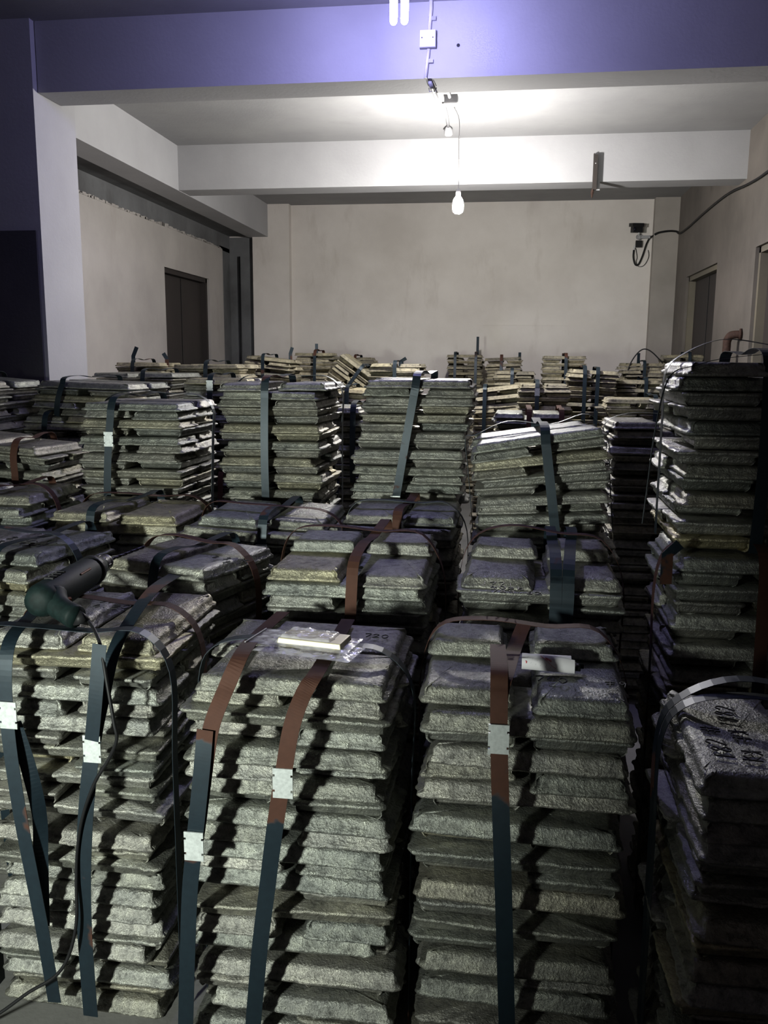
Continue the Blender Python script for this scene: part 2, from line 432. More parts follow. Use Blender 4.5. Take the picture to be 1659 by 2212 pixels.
def bundle(label, x0, x1, y0, z0, z1, rot=0.0, top='E', tilt=(0.0, 0.0), lean=(0.0, 0.0), depth=None, straps=((0.0, None),),
           loops=(), hi=1, extras=(), group=None, seed=0, pitch=0.0385, roll=0.0, stubs=(), notop=False, jit=1.0, tiltx=0.0):
    R = random.Random(seed * 7 + 3)
    w = x1 - x0; D = depth or w
    root = thing('ingot_bundle', label, 'ingot bundle', ((x0 + x1) / 2, y0 + D / 2, z0), (tiltx, roll, rot), group)
    H = z1 - z0; n = max(3, round(H / pitch)); pt = H / n
    sx, sy = w / 0.49, D / 0.49
    pool = {2: HI, 1: MID if y0 < 6.2 else MID_D, 0: LOW if y0 < 6.2 else LOW_D}[hi]
    def lx(z): return lean[0] * (z / H - 0.5)
    def ly(z): return lean[1] * (z / H - 0.5)
    for k in range(n):
        typ = top if (n - 1 - k) % 2 == 0 else ('L' if top == 'E' else 'E')
        z = k * pt; a = tilt[0] + (tilt[1] - tilt[0]) * (k / max(1, n - 1))
        flip = (R.random() < 0.22) if typ == 'L' else (R.random() < 0.72)
        if k == n - 1: flip = False
        for s in (-1, 1):
            me = R.choice(pool)
            o = bpy.data.objects.new('ingot', me); COL.objects.link(o); o.parent = root
            j = 0.008 * jit
            if typ == 'L':
                px, py, rz = R.gauss(0, j), s * D / 4 * 1.0 + R.gauss(0, j * 0.6), R.gauss(0, 0.014 * jit)
                sc = (sx * R.uniform(0.95, 1.06), sy * R.uniform(0.97, 1.04))
            else:
                sh = R.choice((0, 0, 0, 0.02, 0.035, -0.01)) * jit
                px, py, rz = s * w / 4 * 1.03 + R.gauss(0, j * 0.6), R.gauss(0, j * 0.8) + sh, PI / 2 + R.gauss(0, 0.014 * jit)
                sc = (sy * R.uniform(0.93, 1.04), sx * R.uniform(0.90, 1.0))
            if R.random() < 0.5: rz += PI
            rz_eff = rz
            T = 0.0345 * pt / 0.0375
            zz = z + (T if flip else 0) + R.uniform(0, 0.001) + math.tan(-a) * px
            o.location = (px + lx(z), py + ly(z), zz)
            ex = R.gauss(0, 0.006); ey = R.gauss(0, 0.006)
            M = Matrix.Rotation(a + ey, 4, 'Y') @ Matrix.Rotation(ex, 4, 'X') @ Matrix.Rotation(rz_eff, 4, 'Z')
            if flip: M = M @ Matrix.Rotation(PI, 4, 'X')
            o.rotation_euler = M.to_euler()
            o.scale = (sc[0], sc[1], pt / 0.0375)
    for (ex_, ey_, ez_, rz_, hx_, hy_) in extras:
        o = bpy.data.objects.new('ingot', R.choice(HALF)); COL.objects.link(o); o.parent = root
        o.location = (ex_, ey_, H + ez_); o.rotation_euler = (R.gauss(0, .01), R.gauss(0, .01), rz_); o.scale = (hx_, hy_, 1.0)
    xh = max([e[2] + 0.036 for e in extras] + [0.0])
    at = tilt[1]
    # straps running front-over-top-to-back
    for st in straps:
        xs, clipz = st[0], st[1]; sl = st[2] if len(st) > 2 else 0.0
        g = R.uniform(0.012, 0.022); P = []
        zt = H + xh * 0.2
        for t in (0.0, 0.12, 0.25, 0.4, 0.55, 0.7, 0.82, 0.9, 0.96):
            z = t * H
            bow = 0.022 * math.sin(PI * t)
            P.append((xs - sl * (1 - t) + lx(z), -D / 2 - g - bow + ly(z), z + 0.002))
        hz = zt + 0.012 - math.tan(at) * xs
        P += [(xs + lx(H), -D / 2 + 0.012 + ly(H), hz + 0.012), (xs + lx(H) + sl * .3, -D / 4 + ly(H), hz + 0.018 + R.uniform(0, .01) + xh * .6), (xs + lx(H) + sl * .6, ly(H), hz + 0.008 + xh * .8),
              (xs + lx(H) + sl, D / 4 + ly(H), hz + 0.018 + xh), (xs + lx(H) + sl, D / 2 - 0.01 + ly(H), hz + 0.012 + xh * .8)]
        for t in (0.93, 0.7, 0.4, 0.02): P.append((xs + lx(t * H) + sl, D / 2 + g + ly(t * H), t * H))
        Q = spline(P, 4)
        so = MB().ribbon(Q, (1, 0, 0), SW).obj('strap', RUSTY if R.random() < 0.3 else STRAP, root)
        if clipz is not None:
            t = clipz
            c = Vector((xs - sl * (1 - t) + lx(t * H), -D / 2 - g - 0.022 * math.sin(PI * t) - 0.002 + ly(t * H), t * H))
            clip_obj(so, c, (1, 0, 0), (0, -1, 0))
    for lp in loops:
        ys = lp[0]; arch = lp[1] if len(lp) > 1 else 0.02; g = 0.012; P = []
        for t in (0.02, 0.4, 0.7, 0.93): P.append((-w / 2 - g + lx(t * H), ys + ly(t * H), t * H))
        hz = H + 0.012 + xh
        P += [(-w / 2 + 0.03 + lx(H), ys + ly(H), hz + 0.005 + math.tan(at) * w / 2), (-w / 5 + lx(H), ys + ly(H), hz + arch), (w / 8 + lx(H), ys + ly(H), hz + arch * .6), (w / 2 - 0.05 + lx(H), ys + ly(H), hz + 0.012 - math.tan(at) * w / 2)]
        for t in (0.93, 0.7, 0.4, 0.02): P.append((w / 2 + g + 0.01 + lx(t * H), ys + ly(t * H), t * H))
        MB().ribbon(spline(P, 5), (0, 1, 0), SW).obj('strap', RUSTY if R.random() < 0.5 else STRAP, root)
    for (sx_, sy_, h_, lean_) in stubs:       # loose strap tail standing up
        MB().ribbon([(sx_, sy_, H - 0.06), (sx_, sy_, H + h_ * .4), (sx_ + lean_, sy_, H + h_)], (1, 0.25, 0), SW).obj('strap_tail', STRAP, root)
    return root

def place(label, pxl, pxr, py, Y, base=None, **kw):
    """bundle from the picture position of its upper front edge, at depth Y"""
    a = atY(pxl, py, Y); b = atY(pxr, py, Y)
    return bundle(label, a.x, b.x, Y, base or 0.0, (a.z + b.z) / 2, **kw)
def strap_to(root, name, pts, sides, w=0.036, clips=(), n=12, mat=None):
    inv = Matrix.Rotation(-root.rotation_euler.z, 4, 'Z')
    Q = spline([inv @ (Vector(p) - Vector(root.location)) for p in pts], n)
    sd = [inv @ Vector(s) for s in sides] if isinstance(sides, list) else inv @ Vector(sides)
    if isinstance(sd, list):
        SD = []
        for i in range(len(sd) - 1):
            for k in range(n): SD.append(sd[i].lerp(sd[i + 1], k / n))
        SD.append(sd[-1]); sd = SD
    o = MB().ribbon(Q, sd, w, 0.0014).obj(name, mat or STRAP, root)
    for c in clips:
        q = inv @ (Vector(c[0]) - Vector(root.location))
        s = c[1] if len(c) > 1 else (1, 0, 0)
        clip_obj(o, q, s, (0, -1, 0.0), 0.066, 0.043)
    return o

# ================================================================== front row
A = bundle('front-row ingot bundle under the power drill, black cord hanging down it', -1.27, -0.80, 1.86, 0, 0.985, top='E', straps=(), loops=((0.02, 0.03), (-0.19, 0.012)), hi=2, seed=1, jit=1.5)
B_ = bundle('front-row ingot bundle with the clear plastic bag on its top', -0.70, -0.22, 1.74, 0, 0.965, top='L', straps=(), loops=((-0.06, 0.03),), hi=2, seed=2, pitch=0.0392, jit=1.3)
C_ = bundle('front-row ingot bundle with the paper roll on its top', -0.185, 0.285, 1.77, 0, 0.945, top='E', straps=(), loops=((0.09, 0.030),), hi=2, seed=5, pitch=0.041, jit=1.3,
            extras=((-0.13, 0.11, 0.002, 0.02, 0.80, 0.80), (0.125, 0.13, 0.002, -0.02, 0.85, 0.78)))
D_ = bundle('dark bundle at the right edge, 182 written on its flat top slab', 0.335, 0.80, 1.42, 0, 0.965, top='E', straps=(), loops=((0.10, 0.05), (0.06, 0.03)), hi=2, seed=9, jit=1.2)
fr = 1.86 - 0.035
strap_to(A, 'strap', [atZ(120, 1262, 1.03), atZ(70, 1325, 1.01), atY(18, 1395, fr + .01), atY(14, 1540, fr - .02), atY(40, 1740, fr - .03), atY(88, 1990, fr - .02), atY(118, 2165, fr)], (1, 0, 0), 0.035, [(atY(18, 1545, fr - .024),)])
strap_to(A, 'strap', [atY(30, 1560, fr - .01), atY(62, 1660, fr - .0), atY(85, 1760, fr + .0), atY(88, 1860, fr), atY(92, 2000, fr + .01)], [(1, 0.2, 0), (1, 0.5, 0), (1, 1.2, 0), (1, 0.5, 0), (1, 0.2, 0)], 0.035)
strap_to(A, 'strap', [atZ(385, 1238, 1.02), atZ(330, 1275, 1.045), atZ(275, 1350, 1.01), atY(245, 1410, fr + .03), atY(222, 1500, fr - .005), atY(199, 1620, fr - .03), atY(183, 1800, fr - .03), atY(182, 1990, fr - .02), atY(196, 2195, fr)], [(.8, -.6, 0)] * 2 + [(.85, -.5, 0), (.95, -.3, 0)] + [(1, 0, 0)] * 5, 0.038, [(atY(199, 1618, fr - .034),)])
strap_to(A, 'strap', [atY(215, 1392, fr - .035), atY(207, 1500, fr - .04), atY(198, 1600, fr - .036)], (1, 0, 0), 0.034)
fb = 1.74 - 0.03
strap_to(B_, 'strap', [atZ(612, 1322, .978), atZ(560, 1368, .98), atY(525, 1408, fb + .05), atY(487, 1490, fb - .01), atY(458, 1565, fb - .04), atY(445, 1640, fb - .045), atY(430, 1760, fb - .045), atY(412, 1900, fb - .03), atY(405, 2060, fb - .02), atY(400, 2260, fb)], (1, 0, 0), 0.036, [(atY(419, 1828, fb - .056),)], mat=RUSTY)
strap_to(B_, 'strap', [atY(443, 1577, fb - .050), atY(437, 1650, fb - .054), atY(426, 1760, fb - .054), atY(420, 1815, fb - .05)], (1, 0, 0), 0.036, mat=RUSTY)
strap_to(B_, 'strap', [atZ(752, 1338, .978), atZ(715, 1402, 0.978), atY(685, 1452, fb + .04), atY(655, 1500, fb - .01), atY(630, 1570, fb - .04), atY(614, 1660, fb - .05), atY(595, 1780, fb - .045), atY(577, 1920, fb - .03), atY(560, 2060, fb - .02), atY(543, 2260, fb)], (1, 0, 0), 0.036, [(atY(611, 1692, fb - .052),)], mat=RUSTY)
fc = 1.77 - 0.03
strap_to(C_, 'strap', [atZ(1132, 1348, .992), atZ(1112, 1398, .965), atY(1094, 1450, fc + .05), atY(1080, 1500, fc - .01), atY(1078, 1600, fc - .03), atY(1082, 1760, fc - .05), atY(1088, 1950, fc - .05), atY(1096, 2260, fc - .02)], (1, 0, 0), 0.036, [(atY(1077, 1598, fc - .033),)], mat=RUSTY)
strap_to(C_, 'strap', [atZ(1075, 1392, 1.0), atY(1078, 1440, fc + .035), atY(1078, 1490, fc - .014), atY(1078, 1540, fc - .032)], (1, 0, 0), 0.036, mat=RUSTY)

# ================================================================== second row
E0 = bundle('left-edge bundle behind the drill, big slab with faded handwriting', -1.86, -1.37, 2.38, 0, 1.06, rot=-0.13, top='E', straps=((0.14, None),), loops=((0.0, .03),), hi=2, seed=12, jit=1.2)
E1 = bundle('second-row bundle turned askew behind the drill bit, shiny strap bend', -1.20, -0.785, 2.41, 0, 1.045, rot=-0.28, top='E', straps=((0.03, None),), loops=((0.03, 0.03),), hi=2, seed=13, jit=1.1)
E2 = place('second-row bundle behind the plastic bag, wide strap down its middle', 558, 928, 1238, 2.38, top='E', straps=((0.03, None, 0.03),), loops=((0.05, .03),), hi=2, seed=14,
           extras=((-0.11, 0.10, 0.002, 0.0, 0.9, 0.85), (0.13, 0.10, 0.002, 0, 0.85, 0.85)), jit=1.2)
F_ = place('second-row bundle behind the paper roll, front slab with handwritten numbers', 990, 1362, 1255, 2.42, top='E', straps=((0.035, None, 0.0), (0.07, None, 0.03)), loops=((0.07, .05),), hi=2, seed=15,
           extras=((-0.11, 0.11, 0.002, 0.0, 0.85, 0.8), (0.12, 0.12, 0.002, 0, 0.8, 0.8)), jit=1.3)
G_ = place('lower bundle at the right edge carrying the tall dark bundle', 1445, 1830, 1215, 2.36, top='L', straps=((0.02, 0.62),), loops=((-0.1, .01),), hi=1, seed=16, stubs=((-0.235, -0.26, 0.05, 0.03),), jit=1.5)
RT_ = bundle('tall dark bundle at the right edge with wide black strap', 0.455, 0.93, 2.44, 1.142, 1.655, top='E', straps=((-0.02, None),), loops=((-0.05, .05),), hi=2, seed=17, pitch=0.039, jit=1.9)

# ================================================================== third row
H0 = place('third-row bundle with upright blue-black strap end at its front left', 92, 385, 1112, 3.03, depth=.46, top='E', straps=((-0.07, None, 0.08),), loops=((0.1, .02),), hi=1, seed=20, jit=1.3)
H1 = place('third-row bundle with uneven thin slabs and brown strap with seal', 398, 708, 1128, 2.98, depth=.46, top='E', straps=((0.03, 0.90, 0.02),), loops=((-0.02, .02),), hi=1, seed=21, jit=2.0, tilt=(0, 0.05))
H2 = place('low third-row bundle with brown strap and frosted seal', 730, 990, 1120, 3.02, top='E', straps=((0.0, 0.93, 0.02),), loops=((0.0, .02),), hi=1, seed=22, jit=1.5)
lo = lambda lab, xa, xb, ya, s, z=0.95, hi=0, **k: bundle(lab, xa, xb, ya, 0, z, straps=((0.02, None),), hi=hi, seed=s, **k)
lo('bottom bundle carrying the leaning fan-shaped bundle', -0.10, 0.40, 3.10, 60, 0.90, hi=1)
H3 = bundle('leaning fan-shaped bundle with slabs rising to the right', -0.125, 0.375, 3.10, 0.90, 1.395, top='L', tilt=(0.02, -0.155), straps=((0.03, None, -0.02),), loops=((0.02, .02),), hi=2, seed=23, pitch=0.036, lean=(-0.05, 0), jit=1.4)

# ================================================================== fourth row
lo('bottom bundle below the left one of the three tall strapped stacks', -1.86, -1.38, 3.57, 61, 0.92, hi=1)
T1 = bundle('tall bundle in front of the left door, strap with pale seal near its top', -1.865, -1.37, 3.55, 0.92, 1.465, top='L', straps=((-0.06, 0.72, 0.02),), loops=((0.08, .03),), hi=2, seed=24, pitch=0.0355, lean=(0.02, 0), jit=1.3)
lo('bottom bundle below the even stack with the plain centre strap', -1.24, -0.77, 3.62, 62, 0.92, hi=1)
T2 = bundle('tall even bundle with plain dark strap down its middle', -1.235, -0.77, 3.60, 0.92, 1.555, top='E', straps=((-0.01, None, 0.0),), loops=((0.1, .02),), hi=2, seed=25, pitch=0.0345, jit=1.2)
lo('bottom bundle below the wide stack with two seals', -0.66, -0.19, 3.60, 63, 0.92, hi=1)
T3 = bundle('tall bundle leaning right, teal strap with white seal on its top edge', -0.645, -0.155, 3.60, 0.92, 1.575, top='L', straps=((-0.01, 0.22, 0.03),), loops=(), hi=2, seed=26, pitch=0.037, lean=(0.075, 0), jit=1.4)

# ================================================================== left side
L6 = place('flat dark bundle at the left edge with brown strap curl', -240, 50, 1075, 3.04, depth=.45, top='E', straps=((0.12, None, .03),), loops=((0.0, .01),), hi=1, seed=27, jit=1.5)
L4 = place('left-edge bundle with sagging slabs and a drooping dark strap', -150, 92, 958, 3.62, depth=.44, top='E', straps=((0.14, None, -.06),), hi=1, seed=28, jit=2.0, tilt=(0, 0.08))
L5 = place('low bundle beside the tall one with a short strap standing at its corner', 72, 280, 972, 4.22, depth=.42, top='E', straps=((0.02, None),), hi=1, seed=29, jit=1.4)
MB().ribbon([(-0.12, -0.30, 0.95), (-0.12, -0.30, 1.19)], (1, 0, 0), 0.036).obj('strap_tail', STRAP, L5)
bundle('bottom bundle jutting out below the bundle in front of the pillar', -2.78, -2.24, 4.68, 0, 1.32, top='E', straps=((-0.1, None),), hi=1, seed=30, jit=1.5)
L2 = place('dark bundle stacked in front of the white pillar', 65, 285, 826, 4.75, base=1.32, top='L', straps=((-0.10, None, .05),), hi=1, seed=31, tilt=(0.02, 0.03), jit=1.5)
lo('bottom bundle below the dark one at the left edge', -3.47, -2.95, 4.32, 64, 0.95)
L1 = place('dark untidy bundle at the left edge in front of the black dado', -290, -40, 815, 4.30, base=0.95, top='L', straps=((0.05, None),), hi=1, seed=32, jit=2.4, tilt=(0, 0.08))
# beyond the pillar, to the left door
far = [
 # label, pxl, pxr, py, Y, top, straps, kw
 ('flat bundle beyond the pillar with slabs lying loose', 190, 372, 806, 5.90, 'E', ((0.1, None),), dict(jit=2.4)),
 ('small dark bundle below the left door with an upright strap end', 248, 352, 783, 7.1, 'L', ((-0.05, None),), dict(stubs=((-0.10, -0.1, 0.13, 0.035), (0.16, 0, 0.08, -0.03)), jit=2.0)),
 ('bundle at the foot of the left door with blue strap', 372, 520, 787, 6.6, 'L', ((0.0, None),), dict(jit=2.0)),
 ('dark bundle between the left door stack and the even stack, pale blue seal', 392, 540, 818, 5.15, 'L', ((-0.03, 0.93),), dict(jit=1.4)),
 ('pale bundle at the far left corner with arched black strap', 520, 630, 772, 8.2, 'L', ((-0.03, None),), dict(tilt=(0, 0.10), jit=1.5, stubs=((0.15, 0.1, 0.10, 0.02),))),
 ('dark far bundle with upright blue strap end near the left pilaster', 634, 716, 762, 9.5, 'L', ((0.03, None),), dict(stubs=((0.02, -0.1, 0.10, 0.0),), jit=1.5)),
 ('dark rough bundle against the back wall behind the slipped bundle', 735, 800, 772, 10.6, 'E', ((0.0, None),), dict(jit=2.5)),
 ('far bundle with a curled loose strap left of the wide leaning stack', 795, 912, 786, 7.65, 'E', ((0.0, None),), dict(stubs=((0.02, 0, 0.05, 0.05),), jit=1.5)),
 ('broken bundle seen between two tall stacks, slabs spilling', 655, 790, 838, 6.6, 'E', ((0.1, None),), dict(jit=3.0, tilt=(0, .06))),
 ('shadowed bundle low in the gap between two tall stacks', 640, 800, 880, 4.95, 'L', ((0.12, None),), dict(jit=2.4)),
 ('far bundle with the tallest upright strap end against the back wall', 965, 1045, 766, 10.8, 'L', ((-0.12, None), (0.13, None)), dict(stubs=((0.14, 0, 0.22, 0.0),), jit=1.6)),
 ('pale far bundle right of the one with the tallest strap end', 1050, 1128, 772, 10.3, 'L', ((-0.03, None),), dict(stubs=((0.18, 0, 0.06, 0.0),), tilt=(0, -0.04), jit=1.6)),
 ('far bundle with slightly parted slabs in front of the pale one', 1066, 1156, 802, 8.9, 'E', ((-0.02, None),), dict(jit=1.8)),
 ('bundle of up-tilted slabs with long blue strap right of the wide stack', 1027, 1128, 836, 7.8, 'L', ((-0.12, None),), dict(tilt=(0.0, -0.13), jit=1.8)),
 ('gappy bundle with short centre strap right of the up-tilted slabs', 1133, 1222, 830, 7.15, 'E', ((-0.06, 0.88),), dict(jit=2.0)),
 ('tall pale far bundle with even edges near the middle of the back wall', 1170, 1268, 769, 9.4, 'L', ((0.02, None),), dict(jit=1.0)),
 ('tall dusty bundle with chipped slabs and two brown straps', 1224, 1340, 800, 7.75, 'L', ((-0.07, None), (0.04, None, .01)), dict(jit=1.8, tilt=(0, .05))),
 ('brownish far bundle right of the chipped dusty one', 1342, 1430, 822, 8.1, 'L', ((0.04, None),), dict(jit=1.5)),
 ('far untidy bundle under the wall camera with wire arching over it', 1350, 1435, 785, 9.6, 'E', ((0.0, None),), dict(jit=2.6, stubs=((-0.02, 0.1, 0.11, 0.0),))),
 ('far corner bundle in front of the right rear door', 1440, 1520, 766, 10.1, 'L', ((0.05, None),), dict(jit=2.0)),
 ('green-grey bundle with crumpled slabs left of the tall dark one', 1325, 1435, 862, 6.6, 'L', ((0.12, None),), dict(jit=3.0)),
 ('half-hidden bundle behind the fan-shaped one with two bright blocks on top', 1066, 1222, 893, 5.6, 'E', ((0.0, None), (0.2, None)), dict(jit=1.2)),
]
UNDER = {}
for i, (lab, a, b, py, Y, top, st, kw) in enumerate(far):
    p = atY(a, py, Y); q = atY(b, py, Y); z = (p.z + q.z) / 2
    w_ = max(0.44, q.x - p.x); cx_ = (p.x + q.x) / 2
    base = 0.95 if z > 1.34 else 0.0
    hi = 1 if Y < 8 else 0
    if base: lo('bottom bundle under the ' + {0: 'flat bundle beyond the pillar', 1: 'small dark bundle by the left door', 2: 'bundle at the foot of the left door', 3: 'dark bundle with the pale blue seal',
        4: 'pale bundle in the far left corner', 5: 'dark bundle near the left pilaster', 6: 'rough dark bundle at the back wall', 7: 'bundle with the curled loose strap', 8: 'spilling broken bundle',
        9: 'shadowed bundle in the gap', 10: 'bundle with the tallest strap end', 11: 'pale bundle at the back wall', 12: 'bundle with parted slabs', 13: 'bundle of up-tilted slabs',
        14: 'gappy bundle', 15: 'tall pale bundle with even edges', 16: 'chipped dusty bundle', 17: 'brownish far bundle', 18: 'untidy bundle below the wall camera', 19: 'far corner bundle by the right door',
        20: 'green-grey crumpled bundle', 21: 'half-hidden bundle with two bright blocks'}[i], cx_ - w_ / 2, cx_ + w_ / 2, Y, 200 + i)
    UNDER[i] = bundle(lab, cx_ - w_ / 2, cx_ + w_ / 2, Y, base, z, top=top, straps=st, hi=hi, seed=80 + i, pitch=0.036, **kw)
# slipped bundle, tipped to the right
lo('bottom bundle below the slipped tipped-over bundle', -1.90, -1.42, 8.6, 290, 0.95)
bundle('slipped far bundle tipped over to the right, slab edges shining', -1.93, -1.53, 8.62, 1.27, 1.69, top='L', roll=0.62, straps=((0.05, None),), hi=1, seed=120, jit=0.8)
bundle('short bundle propping up the slipped one', -1.90, -1.42, 8.60, 0.95, 1.20, top='E', straps=(), hi=0, seed=121)
lo('bottom bundle below the purple-topped bundle left of the tall dark one', 0.49, 0.98, 4.22, 65, 0.92, hi=1)
N13 = place('purple-topped bundle behind the fan-shaped one, strap loops over its front', 1318, 1560, 915, 4.22, base=0.92, top='E', straps=((0.08, None),), loops=((-0.1, .03),), hi=1, seed=33, jit=1.5)

# ================================================================== handwriting (marker strokes)
GL = {'0': [[(.5, 1), (.15, .75), (.15, .3), (.5, 0), (.85, .3), (.85, .75), (.5, 1)]], '1': [[(.5, 1), (.45, 0)]],
      '2': [[(.1, .8), (.45, 1), (.8, .75), (.3, .2), (.1, 0), (.9, .05)]], '4': [[(.5, 1), (.1, .4), (.9, .42)], [(.65, .7), (.6, 0)]],
      '6': [[(.7, 1), (.2, .5), (.25, .1), (.6, 0), (.8, .25), (.5, .48), (.2, .35)]], '7': [[(.1, .95), (.9, 1), (.4, 0)]],
      '8': [[(.8, .85), (.45, 1), (.2, .75), (.8, .3), (.5, 0), (.15, .25), (.8, .85)]], '9': [[(.8, .75), (.45, 1), (.2, .7), (.5, .5), (.8, .8), (.65, 0)]],
      '5': [[(.85, 1), (.3, 1), (.25, .6), (.75, .5), (.7, .1), (.15, 0)]], '3': [[(.15, .95), (.7, .9), (.4, .55), (.8, .3), (.15, 0)]],
      '.': [[(.4, .05), (.5, .0)]], '#': [[(.3, 1), (.2, 0)], [(.7, 1), (.6, 0)], [(0, .65), (1, .7)], [(0, .3), (1, .35)]],
      'k': [[(.3, 1), (.25, 0)], [(.85, .85), (.3, .45), (.95, 0)]], 's': [[(.8, .9), (.2, .8), (.8, .4), (.1, .1)]], 'D': [[(.2, 1), (.9, .6), (.2, 0)]],
      'z': [[(0, .8), (1, .85)], [(.5, 1), (.45, 0)], [(.1, .4), (.9, .45)]], 'H': [[(.1, .9), (.5, .4), (.1, 0)], [(.5, 1), (.6, 0)], [(.2, .5), (1, .55)]], 'L': [[(.2, 1), (.5, .6), (.2, .1), (.9, .2)]], ' ': []}
def write(parent, lines, org, right, up, size, r=0.0013):
    """strokes as thin raised ink lines; parent stays at the bundle, org in world space"""
    mb = MB(); inv = Matrix.Rotation(-parent.rotation_euler.z, 4, 'Z'); R = random.Random(len(lines[0]) + 5)
    right = Vector(right).normalized(); up = Vector(up).normalized()
    for li, s in enumerate(lines):
        for ci, ch in enumerate(s):
            jx, jy = R.uniform(-.1, .1), R.uniform(-.1, .1)
            for st in GL.get(ch, []):
                P = [Vector(org) + right * size * ((x * .72 + jx * .3) + ci * .85) + up * size * (y * 1.0 + jy - li * 1.45) for x, y in st]
                P = [inv @ (p - Vector(parent.location)) for p in P]
                Q = spline(P, 4) if len(P) > 2 else P
                if len(Q) > 1: mb.tube(Q, r, 6)
    o = mb.obj('handwriting', M_INK, parent); o['label'] = 'black marker handwriting'
    return o
write(C_, ['740 . z9'], atZ(1155, 1470, 0.955), (1, -0.06, 0), (0.05, 1, 0), 0.030, 0.0016)
write(F_, ['1771', ' 40sk', ' 789.62'], atZ(1040, 1262, 1.076), (1, -0.04, 0), (-0.05, 1, 0), 0.026, 0.0016)
write(A, ['DHk', '4.20'], atZ(212, 1302, 0.993), (1, 0.02, 0), (0, 1, 0), 0.032, 0.0014)
write(B_, ['720'], atZ(785, 1376, 0.968), (1, 0, 0), (0, 1, 0), 0.026)
write(D_, ['182 #', 'kH zH 782'], atZ(1590, 1642, 0.968), (0.0, 1, 0), (-1, 0.1, 0), 0.034, 0.0014)
write(E1, ['8 2 0k', '   HHk..'], atZ(455, 1205, 1.052), (1, -0.28, 0), (0.25, 1, 0), 0.026, 0.0013)
write(E0, ['8.0.0.', '33335'], atZ(8, 1165, 1.062), (1, -0.15, 0), (0.1, 1, 0), 0.045, 0.0016)
write(H0, ['7.9 HzL.'], atZ(270, 1083, atY(250, 1112, 2.97).z + 0.003), (1, 0, 0), (0, 1, 0), 0.024, 0.001)

